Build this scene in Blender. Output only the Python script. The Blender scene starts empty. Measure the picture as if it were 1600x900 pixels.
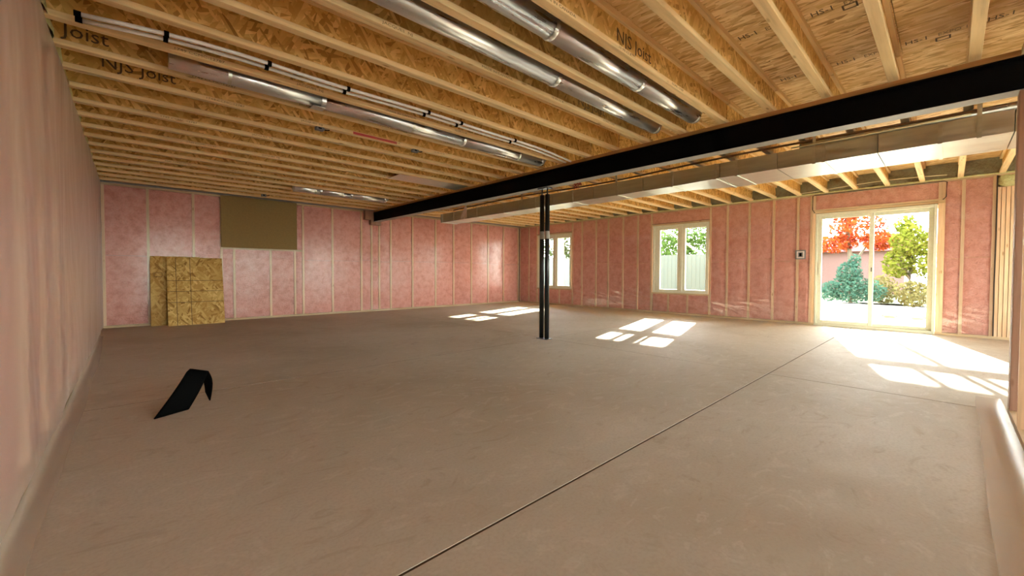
import bpy, math, random
from mathutils import Vector, Matrix, noise
random.seed(7)
R = math.radians
S = bpy.context.scene
COL = S.collection

# ------------------------------------------------------------------ camera
F_PX, PPY, PITCH, ROLL, YAW, CAM_Z = 638.56, 441.61, 0.0242, 0.0035, 0.8189, 0.94
cam = bpy.data.cameras.new('camera')
cam.sensor_width = 36.0
cam.lens = F_PX / 1600 * 36.0
cam.shift_y = -(450 - PPY) / 1600
cam.clip_start = 0.02
camo = bpy.data.objects.new('camera', cam)
COL.objects.link(camo)
fwd = Vector((math.cos(YAW), math.sin(YAW), 0)); rgt = Vector((math.sin(YAW), -math.cos(YAW), 0)); upz = Vector((0, 0, 1))
Fv = fwd * math.cos(PITCH) - upz * math.sin(PITCH)
Uv = fwd * math.sin(PITCH) + upz * math.cos(PITCH)
cx = rgt * math.cos(ROLL) + Uv * math.sin(ROLL)
cy = -rgt * math.sin(ROLL) + Uv * math.cos(ROLL)
m = Matrix((cx, cy, -Fv)).transposed().to_4x4()
m.translation = Vector((0, 0, CAM_Z))
camo.matrix_world = m
S.camera = camo

# ------------------------------------------------------------------ world, sun, exposure
SUN_TO = Vector((1.0, 0.28, 0.40)).normalized()          # towards the sun
w = bpy.data.worlds.new('sky'); S.world = w
w.use_nodes = True
nt = w.node_tree; nt.nodes.clear()
sky = nt.nodes.new('ShaderNodeTexSky')
sky.sky_type = 'NISHITA'; sky.sun_disc = False
sky.sun_elevation = math.asin(SUN_TO.z); sky.sun_rotation = math.atan2(SUN_TO.x, SUN_TO.y)
sky.air_density = 1.0; sky.dust_density = 0.4; sky.ozone_density = 1.0
bg = nt.nodes.new('ShaderNodeBackground'); bg.inputs['Strength'].default_value = 0.55
wo = nt.nodes.new('ShaderNodeOutputWorld')
hs = nt.nodes.new('ShaderNodeHueSaturation'); hs.inputs['Saturation'].default_value = .22
nt.links.new(sky.outputs[0], hs.inputs['Color']); nt.links.new(hs.outputs[0], bg.inputs[0]); nt.links.new(bg.outputs[0], wo.inputs[0])
sl = bpy.data.lights.new('sun', 'SUN'); sl.energy = 7.0; sl.angle = R(0.6); sl.color = (1.0, 0.93, 0.82)
slo = bpy.data.objects.new('sun', sl); COL.objects.link(slo)
slo.rotation_euler = SUN_TO.to_track_quat('Z', 'Y').to_euler(); slo.location = (20, 8, 12)
S.view_settings.view_transform = 'Standard'; S.view_settings.look = 'None'
S.view_settings.gamma = 1.0; S.view_settings.use_curve_mapping = False
S.view_settings.exposure = 3.4
S.cycles.max_bounces = 14; S.cycles.diffuse_bounces = 8; S.cycles.glossy_bounces = 4
S.cycles.transparent_max_bounces = 16; S.cycles.caustics_reflective = False; S.cycles.caustics_refractive = False
S.cycles.sample_clamp_indirect = 6.0

# ------------------------------------------------------------------ mesh helpers
class MB:
    def __init__(s): s.v = []; s.f = []
    def box(s, a, b):
        x0, y0, z0 = a; x1, y1, z1 = b
        n = len(s.v)
        s.v += [(x0,y0,z0),(x1,y0,z0),(x1,y1,z0),(x0,y1,z0),(x0,y0,z1),(x1,y0,z1),(x1,y1,z1),(x0,y1,z1)]
        s.f += [tuple(n+i for i in q) for q in ((0,3,2,1),(4,5,6,7),(0,1,5,4),(1,2,6,5),(2,3,7,6),(3,0,4,7))]
        return s
    def bar(s, p, q, wx, wy, up=(0,0,1)):
        p = Vector(p); q = Vector(q); d = (q-p).normalized(); u = Vector(up)
        a = d.cross(u)
        if a.length < 1e-4: a = d.cross(Vector((1,0,0)))
        a.normalize(); b = a.cross(d).normalized()
        n = len(s.v)
        for e in (p, q):
            for sa, sb in ((-1,-1),(1,-1),(1,1),(-1,1)):
                s.v.append(tuple(e + a*sa*wx/2 + b*sb*wy/2))
        s.f += [tuple(n+i for i in k) for k in ((0,1,2,3),(7,6,5,4),(0,4,5,1),(1,5,6,2),(2,6,7,3),(3,7,4,0))]
        return s
    def tube(s, pts, r, seg=14, caps=True):
        pts = [Vector(p) for p in pts]; n0 = len(s.v); rr = r if isinstance(r, (list, tuple)) else [r]*len(pts)
        for i, p in enumerate(pts):
            d = (pts[min(i+1, len(pts)-1)] - pts[max(i-1, 0)]).normalized()
            a = d.cross(Vector((0,0,1)))
            if a.length < 1e-3: a = d.cross(Vector((1,0,0)))
            a.normalize(); b = a.cross(d)
            for k in range(seg):
                t = 2*math.pi*k/seg
                s.v.append(tuple(p + (a*math.cos(t) + b*math.sin(t))*rr[i]))
        for i in range(len(pts)-1):
            for k in range(seg):
                s.f.append((n0+i*seg+k, n0+(i+1)*seg+k, n0+(i+1)*seg+(k+1)%seg, n0+i*seg+(k+1)%seg))
        if caps:
            s.f.append(tuple(n0+k for k in range(seg)))
            s.f.append(tuple(n0+(len(pts)-1)*seg+k for k in reversed(range(seg))))
        return s
    def grid(s, fn, nu, nv):
        n = len(s.v)
        for j in range(nv+1):
            for i in range(nu+1): s.v.append(tuple(fn(i/nu, j/nv)))
        for j in range(nv):
            for i in range(nu):
                a = n+j*(nu+1)+i
                s.f.append((a, a+1, a+nu+2, a+nu+1))
        return s
    def mesh(s, name, mat, smooth=False):
        me = bpy.data.meshes.new(name); me.from_pydata(s.v, [], s.f); me.update()
        if mat: me.materials.append(mat)
        if smooth:
            for p in me.polygons: p.use_smooth = True
        return me
    def build(s, name, mat, parent=None, smooth=False, loc=None):
        return put(name, s.mesh(name, mat, smooth), parent, loc)

def put(name, me, parent=None, loc=None, rot=None):
    o = bpy.data.objects.new(name, me); COL.objects.link(o)
    if parent: o.parent = parent
    if loc: o.location = loc
    if rot: o.rotation_euler = rot
    return o
def bevel(o, wd=0.004, seg=1):
    b = o.modifiers.new('bevel', 'BEVEL'); b.width = wd; b.segments = seg; b.limit_method = 'ANGLE'; return o
def tag(o, label, cat, group=None):
    o['label'] = label; o['category'] = cat
    if group: o['group'] = group
    return o
def struct(o): o['kind'] = 'structure'; return o
def empty(name, loc=(0,0,0)):
    o = bpy.data.objects.new(name, None); COL.objects.link(o); o.location = loc; o.empty_display_size = .1; return o
def bx(name, a, b, mat, parent=None):
    return MB().box(a, b).build(name, mat, parent)

# ------------------------------------------------------------------ materials
def newmat(name):
    mt = bpy.data.materials.new(name); mt.use_nodes = True
    t = mt.node_tree; t.nodes.clear()
    o = t.nodes.new('ShaderNodeOutputMaterial'); p = t.nodes.new('ShaderNodeBsdfPrincipled')
    t.links.new(p.outputs[0], o.inputs[0])
    return mt, t, p, o
def N(t, typ, **kw):
    n = t.nodes.new(typ)
    for k, v in kw.items():
        if k in n.inputs.keys(): n.inputs[k].default_value = v
        else: setattr(n, k, v)
    return n
def ramp(t, src, stops):
    r = t.nodes.new('ShaderNodeValToRGB')
    while len(r.color_ramp.elements) < len(stops): r.color_ramp.elements.new(0.5)
    for e, (p, c) in zip(r.color_ramp.elements, stops):
        e.position = p; e.color = (*c, 1)
    t.links.new(src, r.inputs[0]); return r.outputs[0]
def coords(t, scale, rot=(0,0,0), rnd=True):
    tc = t.nodes.new('ShaderNodeTexCoord'); src = tc.outputs['Object']
    if rnd:
        oi = t.nodes.new('ShaderNodeObjectInfo'); mu = N(t, 'ShaderNodeMath', operation='MULTIPLY'); mu.inputs[1].default_value = 37.0
        t.links.new(oi.outputs['Random'], mu.inputs[0])
        ad = N(t, 'ShaderNodeVectorMath', operation='ADD'); t.links.new(src, ad.inputs[0]); t.links.new(mu.outputs[0], ad.inputs[1]); src = ad.outputs[0]
    mp = t.nodes.new('ShaderNodeMapping'); mp.inputs['Scale'].default_value = scale; mp.inputs['Rotation'].default_value = rot
    t.links.new(src, mp.inputs[0]); return mp.outputs[0]
def mixc(t, a, b, fac, blend='MIX'):
    n = t.nodes.new('ShaderNodeMix'); n.data_type = 'RGBA'; n.blend_type = blend
    for i, v in ((0, fac), (6, a), (7, b)):
        if hasattr(v, 'links') or isinstance(v, bpy.types.NodeSocket): t.links.new(v, n.inputs[i])
        elif i == 0: n.inputs[0].default_value = v
        else: n.inputs[i].default_value = (*v, 1)
    return n.outputs[2]
def bump(t, p, src, strength, dist=0.01):
    b = N(t, 'ShaderNodeBump'); b.inputs['Strength'].default_value = strength; b.inputs['Distance'].default_value = dist
    t.links.new(src, b.inputs['Height']); t.links.new(b.outputs[0], p.inputs['Normal'])

def mat_plain(name, c, rough=.6, metal=0., spec=.5):
    mt, t, p, o = newmat(name)
    p.inputs['Base Color'].default_value = (*c, 1); p.inputs['Roughness'].default_value = rough; p.inputs['Metallic'].default_value = metal
    p.inputs['Specular IOR Level'].default_value = spec
    nz = N(t, 'ShaderNodeTexNoise', Scale=30.0, Detail=3.0)
    t.links.new(coords(t, (1,1,1)), nz.inputs['Vector'])
    t.links.new(mixc(t, tuple(x*.85 for x in c), tuple(min(1, x*1.1) for x in c), nz.outputs[0]), p.inputs['Base Color'])
    return mt
def mat_lumber(name, c, axis, dark=.72, vary=.12):
    mt, t, p, o = newmat(name)
    sc = [26, 26, 26]; sc[axis] = 1.6
    n1 = N(t, 'ShaderNodeTexNoise', Scale=1.0, Detail=5.0, Roughness=.6); t.links.new(coords(t, sc), n1.inputs['Vector'])
    sc2 = [5, 5, 5]; sc2[axis] = 1.1
    n2 = N(t, 'ShaderNodeTexNoise', Scale=1.0, Detail=2.0); t.links.new(coords(t, sc2), n2.inputs['Vector'])
    col = ramp(t, n1.outputs[0], [(.3, tuple(x*dark for x in c)), (.5, c), (.72, tuple(min(1, x*1.12) for x in c))])
    col = mixc(t, col, (c[0]*.78, c[1]*.66, c[2]*.5), ramp(t, n2.outputs[0], [(.45, (0,0,0)), (.75, (.6,.6,.6))]))
    vo = N(t, 'ShaderNodeTexVoronoi', Scale=1.0); sc3 = [11, 11, 11]; sc3[axis] = 3.2
    t.links.new(coords(t, sc3), vo.inputs['Vector'])
    col = mixc(t, col, (c[0]*.42, c[1]*.3, c[2]*.18), ramp(t, vo.outputs['Distance'], [(.05, (.8,.8,.8)), (.13, (0,0,0))]))
    oi = t.nodes.new('ShaderNodeObjectInfo')
    col = mixc(t, col, ramp(t, oi.outputs['Random'], [(0, (1-vary,)*3), (1, (1.0,)*3)]), 1.0, 'MULTIPLY')
    t.links.new(col, p.inputs['Base Color']); p.inputs['Roughness'].default_value = .65; p.inputs['Specular IOR Level'].default_value = .25
    bump(t, p, n1.outputs[0], .25, .003)
    return mt
def mat_osb(name, c, plane, scale=1.0, along=None):
    # plane: index of the axis normal to the board
    mt, t, p, o = newmat(name)
    ax = [0, 1, 2]; ax.remove(plane); u, v = ax
    def layer(ang, seed):
        rot = [0, 0, 0]; rot[plane] = ang
        mp = coords(t, (1,1,1), tuple(rot))
        m2 = t.nodes.new('ShaderNodeMapping'); s3 = [4, 4, 4]; s3[u] = 9*scale; s3[v] = 40*scale
        m2.inputs['Scale'].default_value = s3; m2.inputs['Location'].default_value = (seed, seed*2.3, seed*.7)
        t.links.new(mp, m2.inputs[0])
        vo = N(t, 'ShaderNodeTexVoronoi', Scale=1.0, Randomness=1.0); t.links.new(m2.outputs[0], vo.inputs['Vector'])
        sp = t.nodes.new('ShaderNodeSeparateColor'); t.links.new(vo.outputs['Color'], sp.inputs[0])
        return sp.outputs[0], sp.outputs[1]
    angs = (.25, 1.1, 2.2) if along is None else (along-.18, along+.22, along+.02)
    a0, s0 = layer(angs[0], 1.0); a1, s1 = layer(angs[1], 5.0); a2, s2 = layer(angs[2], 9.0)
    def thr(s, k):
        n = N(t, 'ShaderNodeMath', operation='GREATER_THAN'); t.links.new(s, n.inputs[0]); n.inputs[1].default_value = k; return n.outputs[0]
    val = mixc(t, mixc(t, a0, a1, thr(s1, .5)), a2, thr(s2, .6))
    col = ramp(t, val, [(0, (c[0]*.5, c[1]*.4, c[2]*.28)), (.18, (c[0]*.82, c[1]*.74, c[2]*.6)), (.55, c), (.85, (min(1,c[0]*1.15), min(1,c[1]*1.2), min(1,c[2]*1.35))), (1, (min(1,c[0]*1.3), min(1,c[1]*1.42), min(1,c[2]*1.8)))])
    nz = N(t, 'ShaderNodeTexNoise', Scale=2.2, Detail=3.0); t.links.new(coords(t, (1,1,1)), nz.inputs['Vector'])
    col = mixc(t, col, (c[0]*.75, c[1]*.62, c[2]*.42), ramp(t, nz.outputs[0], [(.42, (0,0,0)), (.7, (.55,.55,.55))]))
    t.links.new(col, p.inputs['Base Color']); p.inputs['Roughness'].default_value = .6; p.inputs['Specular IOR Level'].default_value = .25
    bump(t, p, val, .35, .002)
    return mt
def mat_batt(name, c):
    mt, t, p, o = newmat(name)
    n1 = N(t, 'ShaderNodeTexNoise', Scale=9.0, Detail=6.0, Roughness=.65); t.links.new(coords(t, (1,1,1)), n1.inputs['Vector'])
    n2 = N(t, 'ShaderNodeTexNoise', Scale=45.0, Detail=4.0, Roughness=.7); t.links.new(coords(t, (1,1,1)), n2.inputs['Vector'])
    col = ramp(t, n1.outputs[0], [(.3, (c[0]*.8, c[1]*.66, c[2]*.62)), (.52, c), (.75, (min(1,c[0]*1.05), min(1,c[1]*1.2), min(1,c[2]*1.2)))])
    col = mixc(t, col, (c[0]*.72, c[1]*.6, c[2]*.55), ramp(t, n2.outputs[0], [(.3, (.6,.6,.6)), (.5, (0,0,0))]))
    t.links.new(col, p.inputs['Base Color']); p.inputs['Roughness'].default_value = .9; p.inputs['Specular IOR Level'].default_value = .1
    ad = N(t, 'ShaderNodeMath', operation='ADD'); t.links.new(n1.outputs[0], ad.inputs[0]); t.links.new(n2.outputs[0], ad.inputs[1])
    bump(t, p, ad.outputs[0], .8, .02)
    return mt
def mat_sheet(name, base=.05, edge=.75, gloss=.06, rough=.16, bscale=(5,5,5), bstr=.35, milk=(.95,.9,.88), bdist=.012):
    # clear polyethylene film: see-through, glossy towards grazing angles
    mt, t, p, o = newmat(name); t.nodes.remove(p)
    tr = N(t, 'ShaderNodeBsdfTransparent'); tr.inputs[0].default_value = (.97, .955, .95, 1)
    gl = N(t, 'ShaderNodeBsdfGlossy'); gl.inputs['Roughness'].default_value = rough
    df = N(t, 'ShaderNodeBsdfDiffuse'); df.inputs[0].default_value = (*milk, 1)
    n1 = N(t, 'ShaderNodeTexNoise', Scale=1.0, Detail=3.0, Distortion=.6); t.links.new(coords(t, bscale, rnd=False), n1.inputs['Vector'])
    b = N(t, 'ShaderNodeBump'); b.inputs['Strength'].default_value = bstr; b.inputs['Distance'].default_value = bdist
    t.links.new(n1.outputs[0], b.inputs['Height']); t.links.new(b.outputs[0], gl.inputs['Normal'])
    lw = N(t, 'ShaderNodeLayerWeight', Blend=.5); t.links.new(b.outputs[0], lw.inputs['Normal'])
    pw = N(t, 'ShaderNodeMath', operation='POWER'); t.links.new(lw.outputs['Facing'], pw.inputs[0]); pw.inputs[1].default_value = 4.0
    ma = N(t, 'ShaderNodeMath', operation='MULTIPLY_ADD', use_clamp=True); t.links.new(pw.outputs[0], ma.inputs[0]); ma.inputs[1].default_value = edge; ma.inputs[2].default_value = gloss
    m1 = N(t, 'ShaderNodeMixShader'); m1.inputs[0].default_value = base; t.links.new(tr.outputs[0], m1.inputs[1]); t.links.new(df.outputs[0], m1.inputs[2])
    m2 = N(t, 'ShaderNodeMixShader'); t.links.new(ma.outputs[0], m2.inputs[0]); t.links.new(m1.outputs[0], m2.inputs[1]); t.links.new(gl.outputs[0], m2.inputs[2])
    t.links.new(m2.outputs[0], o.inputs[0])
    return mt
def mat_metal(name, c=(.78,.8,.8), rough=.28, axis=0):
    mt, t, p, o = newmat(name)
    n1 = N(t, 'ShaderNodeTexNoise', Scale=1.0, Detail=3.0); sc = [30, 30, 30]; sc[axis] = 3
    t.links.new(coords(t, sc), n1.inputs['Vector'])
    t.links.new(ramp(t, n1.outputs[0], [(.3, tuple(x*.82 for x in c)), (.7, c)]), p.inputs['Base Color'])
    p.inputs['Metallic'].default_value = 1.0
    t.links.new(ramp(t, n1.outputs[0], [(.3, (rough*.8,)*3), (.7, (rough*1.25,)*3)]), p.inputs['Roughness'])
    n2 = N(t, 'ShaderNodeTexNoise', Scale=2.5, Detail=1.0); t.links.new(coords(t, (1,1,1)), n2.inputs['Vector'])
    bump(t, p, n2.outputs[0], .25, .02)
    return mt
def mat_leaf(name, c, c2, trans=.4):
    mt, t, p, o = newmat(name); t.nodes.remove(p)
    n1 = N(t, 'ShaderNodeTexNoise', Scale=3.5, Detail=3.0); t.links.new(coords(t, (1,1,1)), n1.inputs['Vector'])
    col = ramp(t, n1.outputs[0], [(.35, c), (.65, c2)])
    d = N(t, 'ShaderNodeBsdfDiffuse'); tl = N(t, 'ShaderNodeBsdfTranslucent')
    t.links.new(col, d.inputs[0]); t.links.new(col, tl.inputs[0])
    mx = N(t, 'ShaderNodeMixShader'); mx.inputs[0].default_value = trans
    t.links.new(d.outputs[0], mx.inputs[1]); t.links.new(tl.outputs[0], mx.inputs[2]); t.links.new(mx.outputs[0], o.inputs[0])
    return mt

WOOD = (.60, .42, .22)
M = {}
M['stud'] = mat_lumber('stud_lumber', (.80,.56,.345), 2, dark=.8)
M['plate_x'] = mat_lumber('plate_lumber_x', (.62,.46,.27), 0)
M['plate_y'] = mat_lumber('plate_lumber_y', (.62,.46,.27), 1)
M['flange'] = mat_lumber('flange_lumber', (.86,.64,.33), 0, dark=.74)
M['nailer'] = mat_lumber('nailer_lumber', (.46,.25,.09), 1)
M['darkstud'] = mat_lumber('old_stud', (.42,.25,.17), 2)
M['web'] = mat_osb('web_osb', (.73,.47,.145), 1)
M['subfloor'] = mat_osb('subfloor_osb', (.80,.58,.28), 2, along=R(90))
M['board_osb'] = mat_osb('board_osb', (.56,.36,.105), 1, scale=.8)
M['batt'] = mat_batt('pink_batt', (.76,.345,.275))
M['rim'] = mat_batt('rim_mineral_wool', (.27,.255,.165))
M['foam'] = mat_batt('spray_foam', (.62,.62,.30))
M['sheet'] = mat_sheet('vapour_film', gloss=.15, rough=.10, bstr=.25)
M['sheet_taut'] = mat_sheet('vapour_film_taut', gloss=.030, rough=.20, edge=.6)
M['sheet_left'] = mat_sheet('vapour_film_draped', base=.36, edge=.5, gloss=.07, rough=.34, bscale=(1,.8,.5), bstr=.8, bdist=.10, milk=(.95,.74,.62))
M['skirt'] = mat_sheet('vapour_film_skirt', base=.42, edge=.22, gloss=.02, rough=.35, bscale=(3,3,3), bstr=.5, milk=(.80,.70,.58))
M['galv'] = mat_metal('galvanised_steel', c=(.70,.72,.63), axis=1, rough=.36)
M['galv_x'] = mat_metal('galvanised_steel_round', axis=0, rough=.30)
M['black_steel'] = mat_plain('black_painted_steel', (.004,.004,.0045), .75, 0, .06)
M['grey_primer'] = mat_plain('grey_primer', (.30,.29,.26), .55)
M['post_steel'] = mat_plain('black_post_paint', (.012,.013,.013), .3, 0, .5)
M['grey_label'] = mat_plain('post_label', (.32,.29,.24), .6)
M['vinyl'] = mat_plain('cream_vinyl', (.66,.65,.50), .4)
M['glass'] = None
M['black'] = mat_plain('black_plastic', (.0018,.0017,.0016), .7, 0, .03)
M['white_pex'] = mat_plain('white_pipe', (.82,.82,.78), .35)
M['ink'] = mat_plain('ink_print', (.10,.06,.025), .8)
M['ink_faint'] = mat_plain('ink_print_faint', (.26,.17,.075), .8)
M['brown'] = mat_plain('brown_fibreboard', (.27,.185,.075), .85, 0, .1)
M['pencil'] = mat_plain('pencil_line', (.10,.06,.02), .8)
M['grey_box'] = mat_plain('grey_electrical_box', (.16,.17,.17), .5)
M['box_rim'] = mat_plain('clear_box_flange', (.62,.52,.48), .35)
M['red'] = mat_plain('red_cable', (.50,.05,.05), .5)
M['cable'] = mat_plain('pale_cable', (.75,.68,.42), .5)
M['gas'] = mat_plain('brown_gas_pipe', (.17,.085,.03), .5)
M['concrete_wall'] = mat_plain('foundation_concrete', (.42,.40,.37), .9)
M['deck_wood'] = mat_lumber('deck_lumber', (.62,.46,.24), 1)
M['deck_post'] = mat_lumber('deck_post_lumber', (.70,.55,.26), 2)
M['bark'] = mat_plain('bark', (.12,.09,.06), .9)
M['roof_red'] = mat_plain('red_roof', (.22,.025,.02), .7)
M['wall_pink'] = mat_plain('pale_house_wall', (.20,.11,.10), .9)
M['fence'] = mat_plain('pale_fence', (.085,.10,.085), .8)
M['stone'] = mat_plain('field_stone', (.22,.2,.16), .9)

# window glass
mt, t, p, o = newmat('window_glass'); t.nodes.remove(p)
tr = N(t, 'ShaderNodeBsdfTransparent'); tr.inputs[0].default_value = (.93, .96, .94, 1)
gl = N(t, 'ShaderNodeBsdfGlossy'); gl.inputs['Roughness'].default_value = .02
lw = N(t, 'ShaderNodeLayerWeight', Blend=.5); pw = N(t, 'ShaderNodeMath', operation='POWER'); t.links.new(lw.outputs['Facing'], pw.inputs[0]); pw.inputs[1].default_value = 5.0
ma = N(t, 'ShaderNodeMath', operation='MULTIPLY_ADD', use_clamp=True); t.links.new(pw.outputs[0], ma.inputs[0]); ma.inputs[1].default_value = .8; ma.inputs[2].default_value = .06
mx = N(t, 'ShaderNodeMixShader'); t.links.new(ma.outputs[0], mx.inputs[0]); t.links.new(tr.outputs[0], mx.inputs[1]); t.links.new(gl.outputs[0], mx.inputs[2]); t.links.new(mx.outputs[0], o.inputs[0])
M['glass'] = mt

# dusty concrete floor
mt, t, p, o = newmat('dusty_concrete')
n1 = N(t, 'ShaderNodeTexNoise', Scale=.55, Detail=5.0, Roughness=.55, Distortion=.5); t.links.new(coords(t, (1,1,1), rnd=False), n1.inputs['Vector'])
n2 = N(t, 'ShaderNodeTexNoise', Scale=3.2, Detail=6.0, Roughness=.6, Distortion=2.6); t.links.new(coords(t, (1,1.6,1), rnd=False), n2.inputs['Vector'])
n3 = N(t, 'ShaderNodeTexNoise', Scale=70.0, Detail=4.0); t.links.new(coords(t, (1,1,1), rnd=False), n3.inputs['Vector'])
c = ramp(t, n1.outputs[0], [(.32, (.46,.40,.295)), (.5, (.545,.49,.385)), (.7, (.61,.565,.47))])
c = mixc(t, c, (.66,.60,.50), ramp(t, n2.outputs[0], [(.56, (0,0,0)), (.66, (.45,.45,.45)), (.72, (.05,.05,.05))]))
c = mixc(t, c, (.41,.33,.235), ramp(t, n2.outputs[0], [(.30, (.5,.5,.5)), (.42, (0,0,0))]))
c = mixc(t, c, (.45,.38,.285), ramp(t, n3.outputs[0], [(.35, (.35,.35,.35)), (.55, (0,0,0))]))
t.links.new(c, p.inputs['Base Color'])
t.links.new(ramp(t, n2.outputs[0], [(.3, (.80,)*3), (.7, (.62,)*3)]), p.inputs['Roughness']); p.inputs['Specular IOR Level'].default_value = .11
bump(t, p, n2.outputs[0], .12, .006)
M['floor'] = mt
# bright gravel yard
mt, t, p, o = newmat('pale_gravel')
n1 = N(t, 'ShaderNodeTexNoise', Scale=1.2, Detail=8.0, Roughness=.65); t.links.new(coords(t, (1,1,1), rnd=False), n1.inputs['Vector'])
t.links.new(ramp(t, n1.outputs[0], [(.3, (.30,.28,.25)), (.6, (.44,.42,.38))]), p.inputs['Base Color']); p.inputs['Roughness'].default_value = .95
bump(t, p, n1.outputs[0], .4, .05); M['gravel'] = mt
M['joint'] = mat_plain('joint_dirt', (.10,.07,.045), .95, 0, .05)
M['sealant'] = mat_plain('black_sealant', (.05,.03,.02), .6)
M['grass'] = mat_plain('dry_grass', (.12,.14,.06), .95)

# ------------------------------------------------------------------ text
_font_cache = {}
def text_mesh(s, size, mat, sx=1.0):
    key = (s, size, mat.name, sx)
    if key in _font_cache: return _font_cache[key]
    cu = bpy.data.curves.new('lettering', 'FONT'); cu.body = s; cu.size = size; cu.extrude = 0.0004; cu.resolution_u = 2
    ob = bpy.data.objects.new('lettering', cu); COL.objects.link(ob)
    dg = bpy.context.evaluated_depsgraph_get(); me = bpy.data.meshes.new_from_object(ob.evaluated_get(dg))
    bpy.data.objects.remove(ob)
    for v in me.vertices: v.co.x *= sx
    me.materials.clear(); me.materials.append(mat)
    _font_cache[key] = me; return me

# ------------------------------------------------------------------ dimensions
XL, XW, YB, YF, YR = -0.341, 9.181, 9.486, -0.29, -4.6
ZP = 2.385                      # top of the insulated wall
ZJ, JD = 2.400, 0.241           # joist underside, joist depth
ZS = ZJ + JD                    # subfloor underside
XB, ZB0, ZB1 = 4.316, 2.142, 2.362   # steel beam
JK = [(-0.088 + .4055*k) for k in range(-10, 24)]
JK = [y for y in JK if y < YB - .06]

# ------------------------------------------------------------------ floor slabs with sawn joints
floor = struct(bx('floor', (XL-.2, YR-.1, -.20), (XW+.12, YB+.12, -.022), M['floor']))
xs = [XL-.2, 4.365, XW+.005]; ys = [YR, 1.145, 3.95, YB+.12]; g = .005
for i in range(2):
    for j in range(3):
        bevel(bx('slab_panel', (xs[i]+(g if i else 0), ys[j]+(g if j else 0), -.03), (xs[i+1]-(g if i < 1 else 0), ys[j+1]-(g if j < 2 else 0), 0), M['floor'], floor), .0015)
bx('joint_filler', (xs[1]-g, YR, -.024), (xs[1]+g, YB, -.0015), M['joint'], floor)
for yj in ys[1:3]:
    for q0, q1 in ((XL, xs[1]-g), (xs[1]+g, XW)): bx('joint_filler', (q0, yj-g, -.024), (q1, yj+g, -.0015), M['joint'], floor)
bx('slab_panel', (XW+.005, YR, -.03), (XW+.12, YB+.12, -.001), M['floor'], floor)

# ------------------------------------------------------------------ ceiling: subfloor sheets and I-joists
ceiling = struct(bx('ceiling', (XL-.2, YR-.1, ZS+.018), (XW+.2, YB+.2, ZS+.12), M['subfloor']))
pw_, pl_ = 1.22, 2.44
row = 0; x = XL - .16
while x < XW + .15:
    y = YR - (.0 if row % 2 else 1.22)
    while y < YB + .12:
        x1 = min(x+pw_, XW+.15); a = max(y, YR); b = min(y+pl_, YB+.15)
        if b > a + .05: bx('subfloor_panel', (x+.0015, a+.0015, ZS), (x1-.0015, b-.0015, ZS+.018), M['subfloor'], ceiling)
        y += pl_
    x += pw_; row += 1
FW, FH = .062, .038
def joist_meshes(x0, x1):
    wb = MB().box((x0, -.005, FH), (x1, .005, JD-FH))
    # web joints: thin butt seams, plus round knock-outs left as shallow discs
    web = wb.mesh('joist_web', M['web'])
    bf = MB().box((x0, -FW/2, 0), (x1, FW/2, FH)).mesh('bottom_flange', M['flange'])
    tf = MB().box((x0, -FW/2, JD-FH), (x1, FW/2, JD-.0005)).mesh('top_flange', M['flange'])
    return web, bf, tf
JM = [joist_meshes(XL-.02, XB-.012), joist_meshes(XB+.012, XW+.02)]
joists = {}
for k, y in enumerate(JK):
    for s in (0, 1):
        j = put('floor_joist', JM[s][0], ceiling, (0, y, ZJ))
        bevel(put('bottom_flange', JM[s][1], j), .003); put('top_flange', JM[s][2], j)
        joists[(k-10, s)] = j
# ink marks on webs and flanges (facing the camera, so on the -y side)
def web_print(k, s, x, z, size, sx=1.0, mat='ink'):
    j = joists[(k, 0)]
    o = put('lettering', text_mesh(s, size, M[mat], sx), j, (x, -.0058, z - ZJ), (R(90), 0, 0)); return o
web_print(4, 'NJS Joist', 2.36, 2.475, .125, 1.05)
web_print(4, 'CCMC', 1.45, 2.475, .115, 1.05)
web_print(11, 'NJS Joist', -.14, 2.475, .125, 1.0)
web_print(10, 'Joist', -.30, 2.475, .125, 1.0)
web_print(6, 'NJS Joist', 3.0, 2.475, .115, 1.05, 'ink_faint')
def flange_print(k, s, x, size=.022, sx=1.6, mat='ink_faint'):
    j = joists[(k, 0)]
    put('lettering', text_mesh(s, size, M[mat], sx), j, (x, -FW/2-.0006, .011), (R(90), 0, 0))
for k in (4, 6, 9, 10, 11, 13, 15, 18):
    xx = .1 + .13*(k % 4)
    for s in ('1749 CCMC-12787', 'JACQUES  NJ', 'MADE IN CANADA', '15 99-12 R', 'CCMC-12787'):
        flange_print(k, s, xx); xx += .75
# grade stamps on the subfloor
def sub_print(s, x, y, size=.05, sx=1.0, mat='ink_faint'):
    put('lettering', text_mesh(s, size, M[mat], sx), ceiling, (x, y, ZS-.0006), (R(180), 0, R(-90)))
for (x, y) in ((3.33,.66), (4.24,.66), (4.24,.26), (3.28,1.08), (4.24,1.05), (4.24,-.14)):
    sub_print('HS-1', x, y, .085, .75, 'ink')
    sub_print('EXPO 1', x, y-.17, .07, .65)
for (x, y) in ((3.36,.50), (4.30,.10)):
    fr = MB()
    for q in range(4):
        ang = [(0,0,.075,.010), (0,.055,.075,.010), (0,0,.010,.06), (.068,0,.010,.06)][q]
        fr.box((x-.03+ang[1]-.0, y-.04+ang[0]-.035, ZS-.001), (x-.03+ang[1]+ang[3], y-.04+ang[0]-.035+ang[2], ZS+.0))
    fr.build('grade_stamp', M['ink'], ceiling)

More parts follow.
